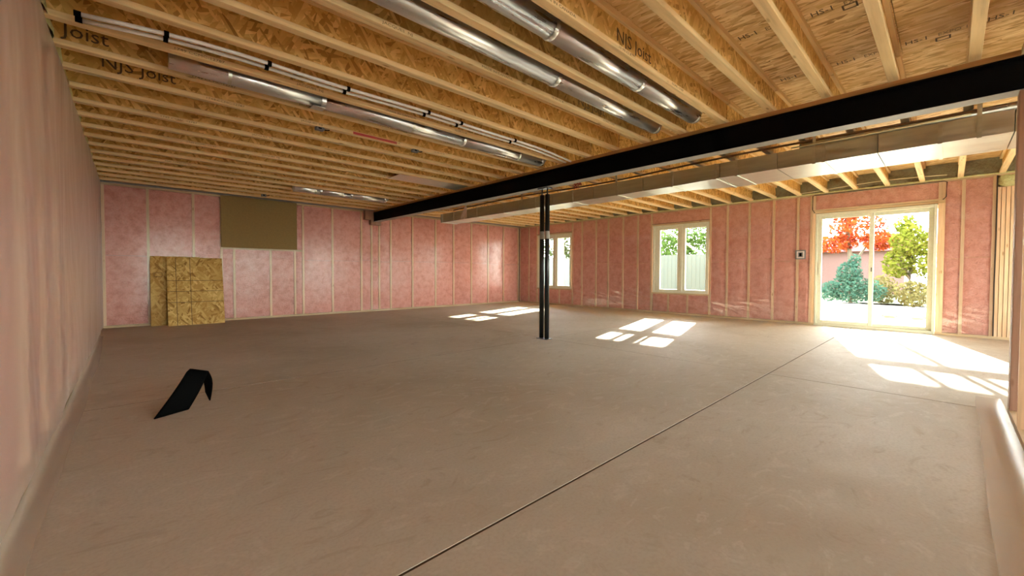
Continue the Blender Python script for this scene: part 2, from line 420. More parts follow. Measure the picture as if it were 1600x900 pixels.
# ------------------------------------------------------------------ walls
def batt(parent, mapf, u0, u1, z0, z1, puff=.018, name='insulation_batt'):
    nu, nv = 7, max(3, int((z1-z0)/.11)); seed = random.uniform(0, 60)
    def fn(a, b):
        e = min(a, 1-a, .25)/.25; f = min(b, 1-b, .06)/.06
        d = puff*(e**.5)*(f**.5) + .010*noise.noise(Vector((a*2+seed, b*(z1-z0)*3, seed))) - .006
        return mapf(u0+(u1-u0)*a, d, z0+(z1-z0)*b)
    o = MB().grid(fn, nu, nv).build(name, M['batt'], parent, smooth=True)
    return o
def film(parent, mapf, rects, amp, kind, mat, name='vapour_barrier'):
    mb = MB()
    for (u0, u1, z0, z1) in rects:
        fine = .026 if z1 < .9 else .055; nu = max(2, int((u1-u0)/fine)); nv = max(2, int((z1-z0)/(.018 if z1 < .9 else .06)))
        def fn(a, b):
            u = u0+(u1-u0)*a; z = z0+(z1-z0)*b
            return mapf(u, amp(u, z), z)
        mb.grid(fn, nu, nv)
    return mb.build(name, mat, parent, smooth=True)

# back wall (y = YB), u = x
wall_back = struct(bx('wall_back', (XL-.2, YB+.10, -.1), (XW+.2, YB+.22, ZS), M['concrete_wall']))
mapB = lambda u, d, z: (u, YB - d, z)
bst = [(-.31,0), (.241,0), (.865,0), (1.486,1), (2.111,1), (2.566,1), (2.73,0), (3.344,0), (4.005,0), (4.255,0), (4.449,0), (4.75,0), (5.354,0), (6.049,0), (6.634,0), (7.263,0), (7.891,0), (8.512,0), (9.145,0), (1.285,0)]
bst.sort()
SW = .038
stud_long = {}
def stud_mesh(z0, z1, axis, dep=.09):
    key = (round(z0,3), round(z1,3), axis, dep)
    if key not in stud_long:
        a, b = ((-SW/2, 0, z0), (SW/2, dep, z1)) if axis == 'x' else ((0, -SW/2, z0), (dep, SW/2, z1))
        stud_long[key] = MB().box(a, b).mesh('stud', M['stud'])
    return stud_long[key]
bx('bottom_plate', (XL+.005, YB, 0), (XW-.005, YB+.09, .038), M['plate_x'], wall_back)
bx('top_plate', (XL+.005, YB, ZP-.02), (XW-.005, YB+.09, ZJ-.001), M['plate_x'], wall_back)
for x, low in bst:
    put('stud', stud_mesh(.038, 1.40 if low else ZP-.02, 'x'), wall_back, (x, YB, 0))
bx('window_sill_plate', (1.30, YB, 1.375), (2.71, YB+.09, 1.41), M['plate_x'], wall_back)
edges = [x for x, l in bst]
for i in range(len(edges)-1):
    u0, u1 = edges[i]+SW/2, edges[i+1]-SW/2
    if u1-u0 < .03: continue
    lowbay = 1.28 <= edges[i] < 2.72
    zs = 1.21 + random.uniform(-.02, .02)
    batt(wall_back, lambda u, d, z: (u, YB+.022-d, z), u0, u1, .04, zs)
    if lowbay: batt(wall_back, lambda u, d, z: (u, YB+.022-d, z), u0, u1, zs, 1.375)
    else: batt(wall_back, lambda u, d, z: (u, YB+.022-d, z), u0, u1, zs+.004, ZP-.022)
batt(wall_back, lambda u, d, z: (u, YB+.022-d, z), 2.585, 2.711, 1.412, ZP-.022)
def ampB(u, z):
    e = math.exp(-z/.35)
    return .007 + .004*noise.noise(Vector((u*2.2, z*1.3, 3))) + .012*e*max(0, noise.noise(Vector((u*1.7, z*11, 8)))) + (.012*math.exp(-((u-4.33)/.22)**2)*(1+math.sin(z*9+u*5))*.5)
film(wall_back, mapB, [(XL+.01, 1.27, .03, ZP), (1.27, 2.60, .03, 1.40), (2.60, XW-.01, .03, ZP)], ampB, 'b', M['sheet_taut'])

# left wall (x = XL), u = y
wall_left = struct(bx('wall_left', (XL-.22, YR-.1, -.1), (XL-.10, YB+.2, ZS), M['concrete_wall']))
bx('bottom_plate', (XL-.095, YR, 0), (XL-.005, YB-.005, .038), M['plate_y'], wall_left)
bx('top_plate', (XL-.095, YR, ZP-.02), (XL-.005, YB-.005, ZJ-.001), M['plate_y'], wall_left)
yy = -4.45; lst = []
while yy < YB: lst.append(yy); yy += .61
for y in lst: put('stud', stud_mesh(.038, ZP-.02, 'y'), wall_left, (XL-.095, y, 0))
for a, b in zip(lst[:-1], lst[1:]):
    for z0, z1 in ((.04, 1.2), (1.203, ZP-.022)):
        batt(wall_left, lambda u, d, z: (XL-.03+d, u, z), a+SW/2, b-SW/2, z0, z1)
def ampL(u, z):
    return .010 + .014*noise.noise(Vector((u*1.5, z*.45, 1))) + .002*noise.noise(Vector((u*4, z*.6, 4)))
film(wall_left, lambda u, d, z: (XL+d, u, z), [(YR+.01, YB-.01, .02, ZP+.012)], ampL, 'l', M['sheet_left'])
# film skirt folded out on the slab
mb = MB()
mb.grid(lambda a, b: (XL + .012 + (.085+.02*noise.noise(Vector((b*9, 2, 0))))*a*(1-max(0, b-.75)*2.2), YF+.02+b*8.6, .004 + .022*(1-a)**8 + .004*max(0, noise.noise(Vector((a*2.5, b*16, 5))))), 8, 110)
mb.build('vapour_barrier_skirt', M['skirt'], wall_left, smooth=True)

# window wall (x = XW), u = y
wall_right = struct(MB().mesh and empty('wall_right'))
OPEN = [(7.355, 8.672, .485, 2.075), (3.575, 4.872, .485, 2.065), (.142, 1.687, 0, 2.035)]   # window_1, window_2, door
def sheath(a, b, z0, z1): bx('sheathing', (XW+.145, a, z0), (XW+.165, b, z1), M['subfloor'], wall_right)
yb = [YR-.1, .142, 1.687, 3.575, 4.872, 7.355, 8.672, YB+.2]
for i in range(0, 7, 2): sheath(yb[i], yb[i+1], -.1, ZS)
for a, b, z0, z1 in OPEN:
    sheath(a, b, z1, ZS)
    if z0 > 0: sheath(a, b, -.1, z0)
def wplate(name, a, b, z0, z1, x0=0, x1=.14): return bx(name, (XW+x0, a, z0), (XW+x1, b, z1), M['plate_y'], wall_right)
wplate('bottom_plate', 1.687, YB, 0, .038); wplate('bottom_plate', YR, .142, 0, .038); wplate('top_plate', YR, YB, ZP-.02, ZJ-.001)
wst = [9.46, 9.05, 8.70, 7.32, 6.984, 6.514, 6.13, 5.691, 5.277, 4.91, 3.545, 3.199, 2.785, 2.355, 1.957, 1.75, 1.709, .118, .079, -.126, -.43, -.95, -1.55, -2.15, -2.75, -3.35, -3.95, -4.56]
for y in wst:
    if y in (1.957, -.126, 2.355): st = put('stud', stud_mesh(.038, ZP-.02, 'y', .14), wall_right, (XW-.004, y, 0))
    else: put('stud', stud_mesh(.038, ZP-.02, 'y', .14), wall_right, (XW, y, 0))
for k in range(5): put('stud', stud_mesh(.038, 2.20, 'y', .14), wall_right, (XW-.003, -.470-.044*k, 0))      # built-up post
for y in (8.25, 7.80): put('cripple_stud', stud_mesh(.038, .46, 'y', .14), wall_right, (XW, y, 0))
for y in (4.48, 4.03): put('cripple_stud', stud_mesh(.038, .46, 'y', .14), wall_right, (XW, y, 0))
for a, b, z0, z1 in OPEN[:2]:
    wplate('rough_sill', a-.012, b+.012, z0-.033, z0-.001, -.006); wplate('header_plate', a-.012, b+.012, z1+.002, z1+.034)
for q in range(2): wplate('header_plate', .06, 1.73, 2.04+.036*q, 2.072+.036*q, -.004)
def wb(u0, u1, z0, z1): batt(wall_right, lambda u, d, z: (XW+.020-d, u, z), u0, u1, z0, z1)
sw = sorted(wst)
for a, b in zip(sw[:-1], sw[1:]):
    a2, b2 = a+SW/2, b-SW/2
    if b2-a2 < .05: continue
    mid = (a+b)/2; op = [o_ for o_ in OPEN if o_[0]-.05 < mid < o_[1]+.05]
    if op:
        o_ = op[0]; zt = o_[3]+.036+(.04 if o_[2] == 0 else 0)
        for s0, s1 in ((a2, mid), (mid, b2)): wb(s0, s1, zt, ZP-.022)
        if o_[2] > 0:
            cs = [a2] + sorted(c_ for c_ in (8.25, 7.80, 4.48, 4.03) if a < c_ < b) + [b2]
            for c0, c1 in zip(cs[:-1], cs[1:]): wb(c0+SW/2, c1-SW/2, .04, o_[2]-.036)
    elif -.95 < mid < -.43:
        wb(a2, -.66, .04, ZP-.022)
    else:
        zs = 1.20 + random.uniform(-.03, .03)
        wb(a2, b2, .04, zs); wb(a2, b2, zs+.004, ZP-.022)
def ampW(u, z):
    e = math.exp(-((z-.27)/.24)**2)
    q = noise.noise(Vector((u*1.3+z*1.0, z*10 - u*2.0, 2))); wr = max(0, 1-abs(q)*2.4)
    patch = max(0, noise.noise(Vector((u*1.15, z*.8, 14)))+.45)
    return .008 + .004*noise.noise(Vector((u*3, z*1.5, 7))) + .014*e*wr*patch
rects = [(YR+.02, -.44, .03, ZP), (-.44, .06, .03, ZP), (.06, 1.74, 2.115, ZP), (1.74, 3.56, .03, ZP), (3.56, 4.89, .03, .45), (3.56, 4.89, 2.10, ZP), (4.89, 7.34, .03, ZP), (7.34, 8.69, .03, .45), (7.34, 8.69, 2.11, ZP), (8.69, YB-.01, .03, ZP)]
rects[0] = (YR+.02, -.70, .03, ZP)
rects = [q for r_ in rects for q in ([(r_[0], r_[1], .03, .72), (r_[0], r_[1], .72, ZP)] if r_[2] < .1 and r_[3] > 1 else [r_])]
film(wall_right, lambda u, d, z: (XW-d, u, z), rects, ampW, 'w', M['sheet'])
# rim insulation at the joist ends on both long walls, with a bead of foam along the plate
for a, b in zip(JK[:-1], JK[1:]):
    for x0, sgn, par in ((XW-.01, 1, wall_right), (XL+.02, -1, wall_left)):
        sd = random.uniform(0, 50)
        MB().grid(lambda u, v: (x0 + sgn*(.02+.03*noise.noise(Vector((u*2+sd, v*2, sd)))), a+.006+(b-a-.012)*u, ZJ+.002+(JD-.004)*v), 6, 5).build('rim_insulation', M['rim'] if sgn > 0 else M['foam'], par, smooth=True)
def bead(par, x, y0, y1, z, r):
    n = int((y1-y0)/.12); pts = []; rr = []
    for i in range(n+1):
        pts.append((x + .006*noise.noise(Vector((i*.7, 1, 0))), y0+(y1-y0)*i/n, z+.006*noise.noise(Vector((i*.7, 5, 0))))); rr.append(r*(1+.35*noise.noise(Vector((i*.9, 9, 0)))))
    MB().tube(pts, rr, 8).build('foam_bead', M['foam'], par, smooth=True)
bead(wall_right, XW-.002, -1.0, YB-.05, ZJ+.004, .013)
mb = MB()
def blobf(a, b):
    th = 2*math.pi*a; ph = math.pi*b
    r = 1 + .28*noise.noise(Vector((math.cos(th)*1.6, math.sin(th)*1.6, b*4)))
    return (XW+.03 - .055*math.sin(ph)*math.cos(th)*r, -.556 + .105*math.sin(ph)*math.sin(th)*r, 2.295 + .10*math.cos(ph)*r)
foam = mb.grid(blobf, 24, 14).build('spray_foam_plug', M['foam'], wall_right, smooth=True)

def seal(pts, r=.006): MB().tube(pts, r, 6).build('sealant_bead', M['sealant'], wall_right, smooth=True)
xs_ = XW-.014
seal([(xs_, 1.70, 2.05), (xs_, 1.735, 2.11), (xs_, 1.735, 2.36), (xs_, 1.70, 2.372), (xs_, .9, 2.372), (xs_, .08, 2.372), (xs_, .05, 2.355), (xs_, .055, 2.13), (xs_, .09, 2.09)])
seal([(xs_, -.452, .04), (xs_, -.448, .8), (xs_, -.452, 1.5), (xs_, -.448, 2.37)], .008)
seal([(xs_, YB-.02, .02), (xs_, YB-.024, 1.2), (xs_, YB-.02, ZP-.02)], .007)
for a_, b_, z0_, z1_ in OPEN[:2]: seal([(xs_, a_-.02, z1_+.04), (xs_, (a_+b_)/2, z1_+.042), (xs_, b_+.02, z1_+.04)], .004)
# open stud partition (y = YF) beside the camera
PX0 = 1.75
wall_front = struct(bx('wall_front', (PX0, YF-.09, 0), (XB+.07, YF, .038), M['plate_x']))
bx('top_plate', (PX0, YF-.09, ZJ-.04), (XB-.09, YF, ZJ-.002), M['plate_x'], wall_front)
x = PX0+.02
while x < 4.2:
    put('stud', stud_mesh(.038, ZJ-.04, 'x'), wall_front, (x, YF-.09, 0)); x += .4064
for k in range(3): bevel(bx('post_stud', (XB-.062+.041*k, YF-.09, .038), (XB-.062+.041*k+.038, YF, ZB0-.001), M['darkstud'], wall_front), .003)
mb = MB().grid(lambda a, b: (1.0+b*3.75, YF+.012+(.17-.05*b+.012*noise.noise(Vector((b*6, 4, 0))))*a, .004+.03*(1-a)**8*(1-max(0, b-.9)*8)+.003*max(0, noise.noise(Vector((a*2.2, b*9, 5))))), 8, 60)
mb.build('vapour_barrier_skirt', M['skirt'], wall_front, smooth=True)
# rear wall of the space behind the camera, with three unseen glazed doors added to brighten the near floor and ceiling
wall_rear = struct(empty('wall_rear'))
RO = [(.35, 2.55), (3.5, 5.6), (6.6, 8.7)]; RZ = 2.12
xe = [XL-.2] + [q for r_ in RO for q in r_] + [XW+.2]
for i in range(0, len(xe), 2): bx('wall_panel', (xe[i], YR-.14, -.1), (xe[i+1], YR, ZS), M['batt'], wall_rear)
for n_, (a, b) in enumerate(RO):
    bx('lintel', (a, YR-.14, RZ), (b, YR, ZS), M['batt'], wall_rear)
    fr = MB().box((a, YR-.10, 0), (a+.05, YR-.02, RZ)).box((b-.05, YR-.10, 0), (b, YR-.02, RZ)).box((a+.05, YR-.10, RZ-.05), (b-.05, YR-.02, RZ)).box((a+.05, YR-.10, 0), (b-.05, YR-.02, .05)).box(((a+b)/2-.04, YR-.10, .05), ((a+b)/2+.04, YR-.02, RZ-.05))
    d_ = struct(fr.build('door_%d' % (n_+2), M['vinyl']))
    for c0, c1 in ((a+.05, (a+b)/2-.04), ((a+b)/2+.04, b-.05)): bx('pane', (c0, YR-.062, .05), (c1, YR-.058, RZ-.05), M['glass'], d_)

# ------------------------------------------------------------------ windows and patio door
def window(name, o_, panes):
    y0, y1, z0, z1 = o_; x0, x1 = XW+.002, XW+.085
    fr = MB(); w_ = .042
    fr.box((x0, y0, z0), (x1, y0+w_, z1)).box((x0, y1-w_, z0), (x1, y1, z1)).box((x0, y0+w_, z0), (x1, y1-w_, z0+w_)).box((x0, y0+w_, z1-w_), (x1, y1-w_, z1))
    ym = (panes[0][1]+panes[1][0])/2
    fr.box((x0, ym-.03, z0+w_), (x1, ym+.03, z1-w_))
    root = struct(bevel(fr.build(name, M['vinyl']), .004))
    for (a, b) in panes:
        lo = y0+w_ if a < ym else ym+.03; hi = ym-.03 if a < ym else y1-w_
        sa = MB(); g0, g1 = .565, 1.957; xa, xb = x0+.014, x1-.012
        sa.box((xa, lo, z0+w_), (xb, a, z1-w_)).box((xa, b, z0+w_), (xb, hi, z1-w_)).box((xa, a, z0+w_), (xb, b, g0)).box((xa, a, g1), (xb, b, z1-w_))
        s_ = bevel(sa.build('sash', M['vinyl'], root), .004)
        bx('pane', (x0+.045, a-.004, g0-.004), (x0+.049, b+.004, g1+.004), M['glass'], s_)
        lk = MB().box((x0+.002, (lo+a)/2-.008, .95), (x0+.014, (lo+a)/2+.008, 1.05)).build('sash_lock', M['vinyl'], s_)
    MB().box((x0-.004, (y0+y1)/2-.06, z0+.008), (x0+.004, (y0+y1)/2+.06, z0+.03)).build('crank_handle', M['vinyl'], root)
    return root
window('window_1', OPEN[0], [(7.428, 7.88), (8.06, 8.50)])
window('window_2', OPEN[1], [(3.645, 4.097), (4.278, 4.700)])
y0, y1, z0, z1 = OPEN[2]; x0, x1 = XW-.004, XW+.11
fr = MB().box((x0, y0, 0), (x1, y0+.035, z1)).box((x0, y1-.035, 0), (x1, y1, z1)).box((x0, y0+.035, z1-.05), (x1, y1-.035, z1)).box((x0-.012, y0+.035, 0), (x1, y1-.035, .045))
door = struct(bevel(fr.build('door_1', M['vinyl']), .004))
def dpanel(lo, hi, a, b, xa, xb, g0, g1):
    p_ = MB().box((xa, lo, .045), (xb, a, z1-.05)).box((xa, b, .045), (xb, hi, z1-.05)).box((xa, a, .045), (xb, b, g0)).box((xa, a, g1), (xb, b, z1-.05))
    o_ = bevel(p_.build('sliding_panel', M['vinyl'], door), .004)
    bx('pane', ((xa+xb)/2-.002, a-.004, g0-.004), ((xa+xb)/2+.002, b+.004, g1+.004), M['glass'], o_); return o_
pr = dpanel(.178, .935, .240, .885, x0+.062, x0+.100, .095, 1.925)
pl2 = dpanel(.880, 1.651, .940, 1.590, x0+.018, x0+.056, .105, 1.930)
hd = MB().box((x0-.002, 1.604, .92), (x0+.018, 1.634, 1.14)); hd.build('door_handle', M['vinyl'], pl2)
MB().box((x0+.010, .900, .98), (x0+.018, .910, 1.05)).build('door_latch', M['black'], pl2)

# ------------------------------------------------------------------ steel beam and posts
beam = empty('steel_beam', (XB, 4.5, ZB0)); tag(beam, 'long black steel I-beam running under the wooden joists to the pink back wall', 'beam')
by0, by1 = YF-.09-4.5, YB+.06-4.5; bh = ZB1-ZB0
bx('bottom_flange', (-.07, by0, .002), (.07, by1, .011), M['black_steel'], beam); bx('flange_underside', (-.07, by0, 0), (.07, by1, .002), M['grey_primer'], beam); bx('top_flange', (-.07, by0, bh-.011), (.07, by1, bh), M['black_steel'], beam)
bx('web', (-.004, by0, .011), (.004, by1, bh-.011), M['black_steel'], beam)
bx('nailer', (-.07, by0, bh), (.07, by1, ZJ-ZB0-.0005), M['nailer'], beam)
pocket = MB().box((XB-.27, YB-.13, ZB0+.04), (XB-.13, YB-.012, ZJ-.003)).box((XB-.13, YB-.13, ZB0-.03), (XB-.075, YB-.012, ZJ-.003)).box((XB+.075, YB-.13, ZB0-.03), (XB+.12, YB-.012, ZJ-.003)).box((XB-.13, YB-.13, ZB0-.075), (XB+.12, YB-.012, ZB0-.003))
pocket.build('beam_pocket', M['darkstud'], wall_back)
def jack_post(y, group, lab):
    e = empty('steel_jack_post', (XB, y, 0)); tag(e, lab, 'post', group)
    MB().tube([(0,0,.008), (0,0,2.045)], .0335, 24).build('tube', M['post_steel'], e, smooth=False)
    for p_ in e.children[0].data.polygons: p_.use_smooth = len(p_.vertices) == 4
    MB().tube([(0,0,2.045), (0,0,2.128)], .010, 10).build('threaded_rod', M['post_steel'], e, smooth=True)
    bx('top_plate', (-.05, -.045, 2.128), (.05, .045, ZB0-.0005), M['post_steel'], e)
    bx('base_plate', (-.06, -.05, .0), (.06, .05, .008), M['post_steel'], e)
    MB().tube([(0,0,1.42), (0,0,1.53)],  .0343, 24, caps=False).build('paper_label', M['grey_label'], e, smooth=True)
jack_post(3.94-.050, 'pair of jack posts under the beam', 'slim black steel post of the pair, the one farther from the back wall'); jack_post(3.94+.050, 'pair of jack posts under the beam', 'slim black steel post of the pair, the one nearer the back wall')

# ------------------------------------------------------------------ sheet-metal trunk duct
trunk = empty('trunk_duct', (5.3, 0, 2.11)); tag(trunk, 'long rectangular galvanised trunk duct hung below the joists beyond the black beam', 'duct')
TZ = .18; LAST = [None]
def sect(a, b, wa, wb_, za=0., zb=0.):
    n_ = MB(); v = [(0,a,za),(wa,a,za),(wa,a,TZ),(0,a,TZ),(0,b,zb),(wb_,b,zb),(wb_,b,TZ),(0,b,TZ)]
    n_.v = v; n_.f = [(0,1,5,4),(1,2,6,5),(2,3,7,6),(3,0,4,7),(0,3,2,1),(4,5,6,7)]
    LAST[0] = n_.build('duct_section', M['galv'], trunk)
def cleat(y, wd, z=0.):
    c_ = MB().box((-.007, y-.014, z-.006), (-.0005, y+.014, TZ+.004)).box((-.007, y-.014, z-.007), (wd+.006, y+.014, z-.0005)); c_.build('drive_cleat', M['galv'], LAST[0])
yc = -1.6; L_ = .42
while yc < 1.9:
    sect(yc, min(yc+L_, 1.95)-.007, .72, .72); (cleat(yc, .72) if int(round((yc+1.6)/L_)) % 2 == 0 else None); yc += L_
sect(1.95, 2.55, .72, .42, 0, -.012); cleat(2.0, .72)
yc = 2.55
while yc < 8.1:
    sect(yc+.007, min(yc+L_, 8.1), .42, .42, -.012, -.012); (cleat(yc, .42, -.012) if int(round((yc-2.55)/L_)) % 2 == 0 else None); yc += L_
cleat(8.05, .42, -.012)
for y_ in (-.15, 1.0, 3.4, 5.4):
    MB().bar((-.010, y_, -.01), (-.010, y_, ZJ-2.11-.001), .003, .03, (0,1,0)).build('hanger_strap', M['galv'], trunk)
for k in range(3):
    MB().bar((-.012-.004*k, 7.10+.10*k, -.005), (-.24+.05*k, 6.80+.05*k, ZJ-2.11-.004), .004, .032, (0,1,0)).build('hanger_strap', M['galv'], trunk)
# round ducts in joist bays
def round_duct(y, x0, x1, r, label, joints, z=None):
    z = z or ZJ + .075
    low = z < ZJ + .05
    e = empty('round_duct', (x0, y, z)); tag(e, label, 'duct')
    cuts = [x0]+joints+[x1]
    for a, b in zip(cuts[:-1], cuts[1:]):
        MB().tube([(a-x0, 0, 0), (b-x0-.004, 0, 0)], r, 28).build('pipe_section', M['galv_x'], e)
        for p_ in e.children[-1].data.polygons: p_.use_smooth = len(p_.vertices) == 4
    for j in joints:
        MB().tube([(j-x0-.025, 0, 0), (j-x0-.005, 0, 0), (j-x0+.012, 0, 0)], [r+.002, r+.005, r+.002], 28, caps=False).build('crimped_joint', M['galv_x'], e, smooth=True)
    if low:
        for xs_ in (.35, (x1-x0)*.5, x1-x0-.4):
            MB().tube([(xs_-.012, 0, 0), (xs_+.012, 0, 0)], r+.0015, 28, caps=False).box((xs_-.012, -.006, r), (xs_+.012, .006, ZS-z-.001)).build('hanger_strap', M['galv'], e)
    MB().tube([(x1-x0-.005, 0, 0), (x1-x0+.02, 0, 0), (x1-x0+.07, 0, .055)], [r*1.02, r*1.03, r*.9], 20).build('elbow', M['galv_x'], e, smooth=True)
yb_ = lambda k: (JK[k+10]+JK[k+11])/2
round_duct(yb_(4), XL+.12, 4.02, .072, 'bright round duct pipe in the joist bay nearer the stamped subfloor', [1.95, 3.0])
round_duct(yb_(5), XL+.12, 4.02, .072, 'bright round duct pipe one joist bay over towards the white water pipes', [2.45])
round_duct(yb_(9), .22, 4.0, .072, 'dull round duct pipe in the joist bay beside the pair of white pipes', [1.25, 2.75], ZJ+.035)
round_duct(yb_(19), 2.1, 3.75, .072, 'short round duct pipe in a joist bay near the pink back wall', [2.55, 3.1], ZJ+.012)
MB().box((1.16-.22, -.04, -.077), (1.26-.22, .05, -.07)).build('foil_tape', M['galv'], [o_ for o_ in bpy.data.objects if o_.get('label', '').startswith('dull round')][0])
# flat metal pan closing one bay
pan = bevel(bx('joist_pan', (2.95, yb_(14)-.19, ZJ-.003), (4.22, yb_(14)+.19, ZJ-.0005), M['galv']), .001)
tag(pan, 'flat sheet-metal pan closing one joist bay near the beam', 'duct panel')
# pair of white water pipes
def water_pipe(dy, dz, lab):
    e = empty('water_pipe', (-.15, 3.3, 2.36)); tag(e, lab, 'pipe', 'pair of white water pipes')
    pts = []
    for i in range(25):
        x = -.18+i*(4.2+.18)/24
        y = 3.27 + .10*max(0, 1-(x+.15)/.9)**2 + .10*max(0, (x-2.6)/1.5)**2 + dy
        pts.append((x+.15, y-3.3, 2.392-2.36+dz + .006*math.sin(x*4)))
    MB().tube(pts, .0125, 10).build('tube', M['white_pex'], e, smooth=True)
    return e, pts
wp1, pt1 = water_pipe(0, 0, 'white water pipe of the clipped pair, the one farther from the dull round duct'); wp2, pt2 = water_pipe(.085, .004, 'white water pipe of the clipped pair, the one closer to the dull round duct')
MB().tube([Vector(pt1[0]), Vector(pt1[0])-Vector((.03,0,0))], .016, 10).build('end_cap', M['black'], wp1); MB().tube([Vector(pt2[0]), Vector(pt2[0])-Vector((.03,0,0))], .016, 10).build('end_cap', M['black'], wp2)
for i in (2, 5, 8, 12, 14, 18):
    for e, pts in ((wp1, pt1), (wp2, pt2)):
        q = Vector(pts[i]); MB().tube([q-Vector((.012,0,0)), q+Vector((.012,0,0))], .019, 10).build('clip', M['black'], e)
# pipes above the trunk
def run(name, pts, r, mat, label, cat, seg=10):
    o_ = MB().tube(pts, r, seg).build(name, mat, smooth=True); tag(o_, label, cat); return o_
run('round_duct', [(5.43, -1.2, 2.34), (5.43, .95, 2.34), (5.45, 1.15, 2.345)], .046, M['galv'], 'thin round metal pipe lying along the top of the trunk duct', 'duct', 20)
gp = []
for i in range(34):
    y = -.3 + i*.24; gp.append((5.33+.012*math.sin(y*2.1), y, 2.345+.018*math.sin(y*1.3)))
run('gas_pipe', gp, .012, M['gas'], 'thin brown pipe wandering along the top edge of the trunk duct', 'pipe')
run('pale_cable', [(5.275, -.1, 2.31), (5.27, .3, 2.304), (5.27, .8, 2.302), (5.275, 1.2, 2.305)], .008, M['cable'], 'short pale cable lying against the top edge of the trunk duct', 'cable')
cb = []
for i in range(20):
    y = .05+i*.10; cb.append((XW-.10, y, 2.445+.03*math.sin(y*2.2)))
run('pale_cable', cb, .006, M['cable'], 'pale cable strung across the joist ends above the patio door', 'cable')
rc = MB()
for k in range(7):
    a = k*.9; rc.tube([(5.20+.03*math.cos(a), 4.05+.05*math.sin(a), 2.39), (5.20+.06*math.cos(a+1), 4.05+.09*math.sin(a+1.2), 2.33), (5.19+.03*math.cos(a+2), 4.05+.06*math.sin(a+2.4), 2.27 if k < 3 else 2.36)], .006, 6)
tag(rc.build('cable_bundle', M['red'], smooth=True), 'small tangle of red cable hanging at the duct past the posts', 'cable')

# small fixings under the joists
def ceiling_box(x, y, z0, lab):
    e = empty('junction_box', (x, y, z0)); tag(e, lab, 'electrical box')
    h_ = ZJ - z0 - .0005 if z0 < ZJ else .05
    bevel(bx('box_body', (-.04, -.028, 0), (.04, .028, h_), M['grey_box'], e), .003); bx('knockout', (-.018, -.030, h_*.3), (.012, -.028, h_*.75), M['black'], e)
    MB().tube([(.04, 0, h_*.5), (.075, .004, h_*.6), (.10, .008, h_-.003)], .006, 8).build('cable_clamp', M['black'], e, smooth=True)
ceiling_box(1.86, JK[10+22]-.0, ZJ-.045, 'small dark junction box under the joists close to the brown board')
ceiling_box(1.42, JK[10+11]-.0, ZJ-.03, 'small dark junction box under a joist near the dull round duct')
ceiling_box(2.50, JK[10+11]-.0, ZJ-.03, 'small dark junction box on the red-marked joist, towards the beam')
MB().box((1.75, -FW/2-.0007, .004), (2.25, -FW/2+.0002, .030)).build('red_paint_mark', M['red'], joists[(11, 0)])
# ------------------------------------------------------------------ boards on the back wall
fb = bevel(bx('brown_board', (1.275, YB-.034, 1.408), (2.60, YB-.022, ZP+.01), M['brown']), .002)
tag(fb, 'plain brown fibreboard sheet fixed high on the pink back wall', 'board')
def lean_board(name, x0, x1, h, yfoot, th, label, ytop=YB-.03):
    e = empty(name, (x0, yfoot, 0)); tag(e, label, 'board', None)
    L = h; ang = math.atan2(ytop-yfoot-th, h)
    e.rotation_euler = (-ang, 0, 0)
    bevel(bx('sheet', (0, 0, 0), (x1-x0, th, L), M['board_osb'], e), .002)
    return e
b1 = lean_board('osb_sheet', .255, .95, 1.215, YB-.17, .012, 'narrow darker OSB sheet leaning behind the pencil-gridded one')
b2 = lean_board('osb_sheet', .470, 1.275, 1.225, YB-.36, .012, 'OSB sheet marked with a dark line grid leaning in front on the pink wall', YB-.062)
mb = MB()
for x in (.125, .325): mb.box((x-.004, -.0008, .0), (x+.004, .0001, 1.22))
for z in (.80, .605, .41): mb.box((.0, -.0009, z-.004), (.80, .0001, z+.004))
mb.build('pencil_grid', M['pencil'], b2)
mb = MB().box((.05, -.0008, .85), (.16, .0, .856)).box((.05, -.0008, .92), (.16, 0, .926)).box((.05, -.0008, .85), (.056, 0, .92)).box((.154, -.0008, .85), (.16, 0, .92))
mb.build('pencil_mark', M['pencil'], b1)

# ------------------------------------------------------------------ bent black scrap on the floor
A = Vector((.100, 3.44, 0)); B = Vector((.278, 3.53, 0)); T1 = Vector((.288, 3.60, .262)); T2 = Vector((.40, 3.62, .225)); Fo = Vector((.408, 3.66, .0))
mb = MB(); th = .006
def scrap(a, b):                     # a across, b along from the foot edge over the fold
    foot = A.lerp(B, a); top = T1.lerp(T2, a)
    if b < .72:
        q = b/.72; p_ = foot.lerp(top, q) + Vector((.02, -.03, .02))*math.sin(q*math.pi)*.5 - Vector((0,0,1))*0
        p_.z = max(p_.z, .0)
    else:
        q = (b-.72)/.28; end = Vector((.385, 3.70, .10)).lerp(Vector((.415, 3.655, 0.002)), a)
        p_ = top.lerp(end, q) + Vector((.03, .02, .012))*math.sin(q*math.pi)
        wid = 1-.35*q; mid = T1.lerp(T2, .8).lerp(Vector((.41, 3.66, .004)), q)
        p_ = p_.lerp(mid, 1-wid)
    return p_
mb.grid(scrap, 8, 22)
sc = mb.build('black_scrap', M['black'], smooth=True)
so = sc.modifiers.new('thickness', 'SOLIDIFY'); so.thickness = .014; so.offset = 0
tag(sc, 'bent black scrap of sheet propped up on the dusty concrete floor', 'scrap')

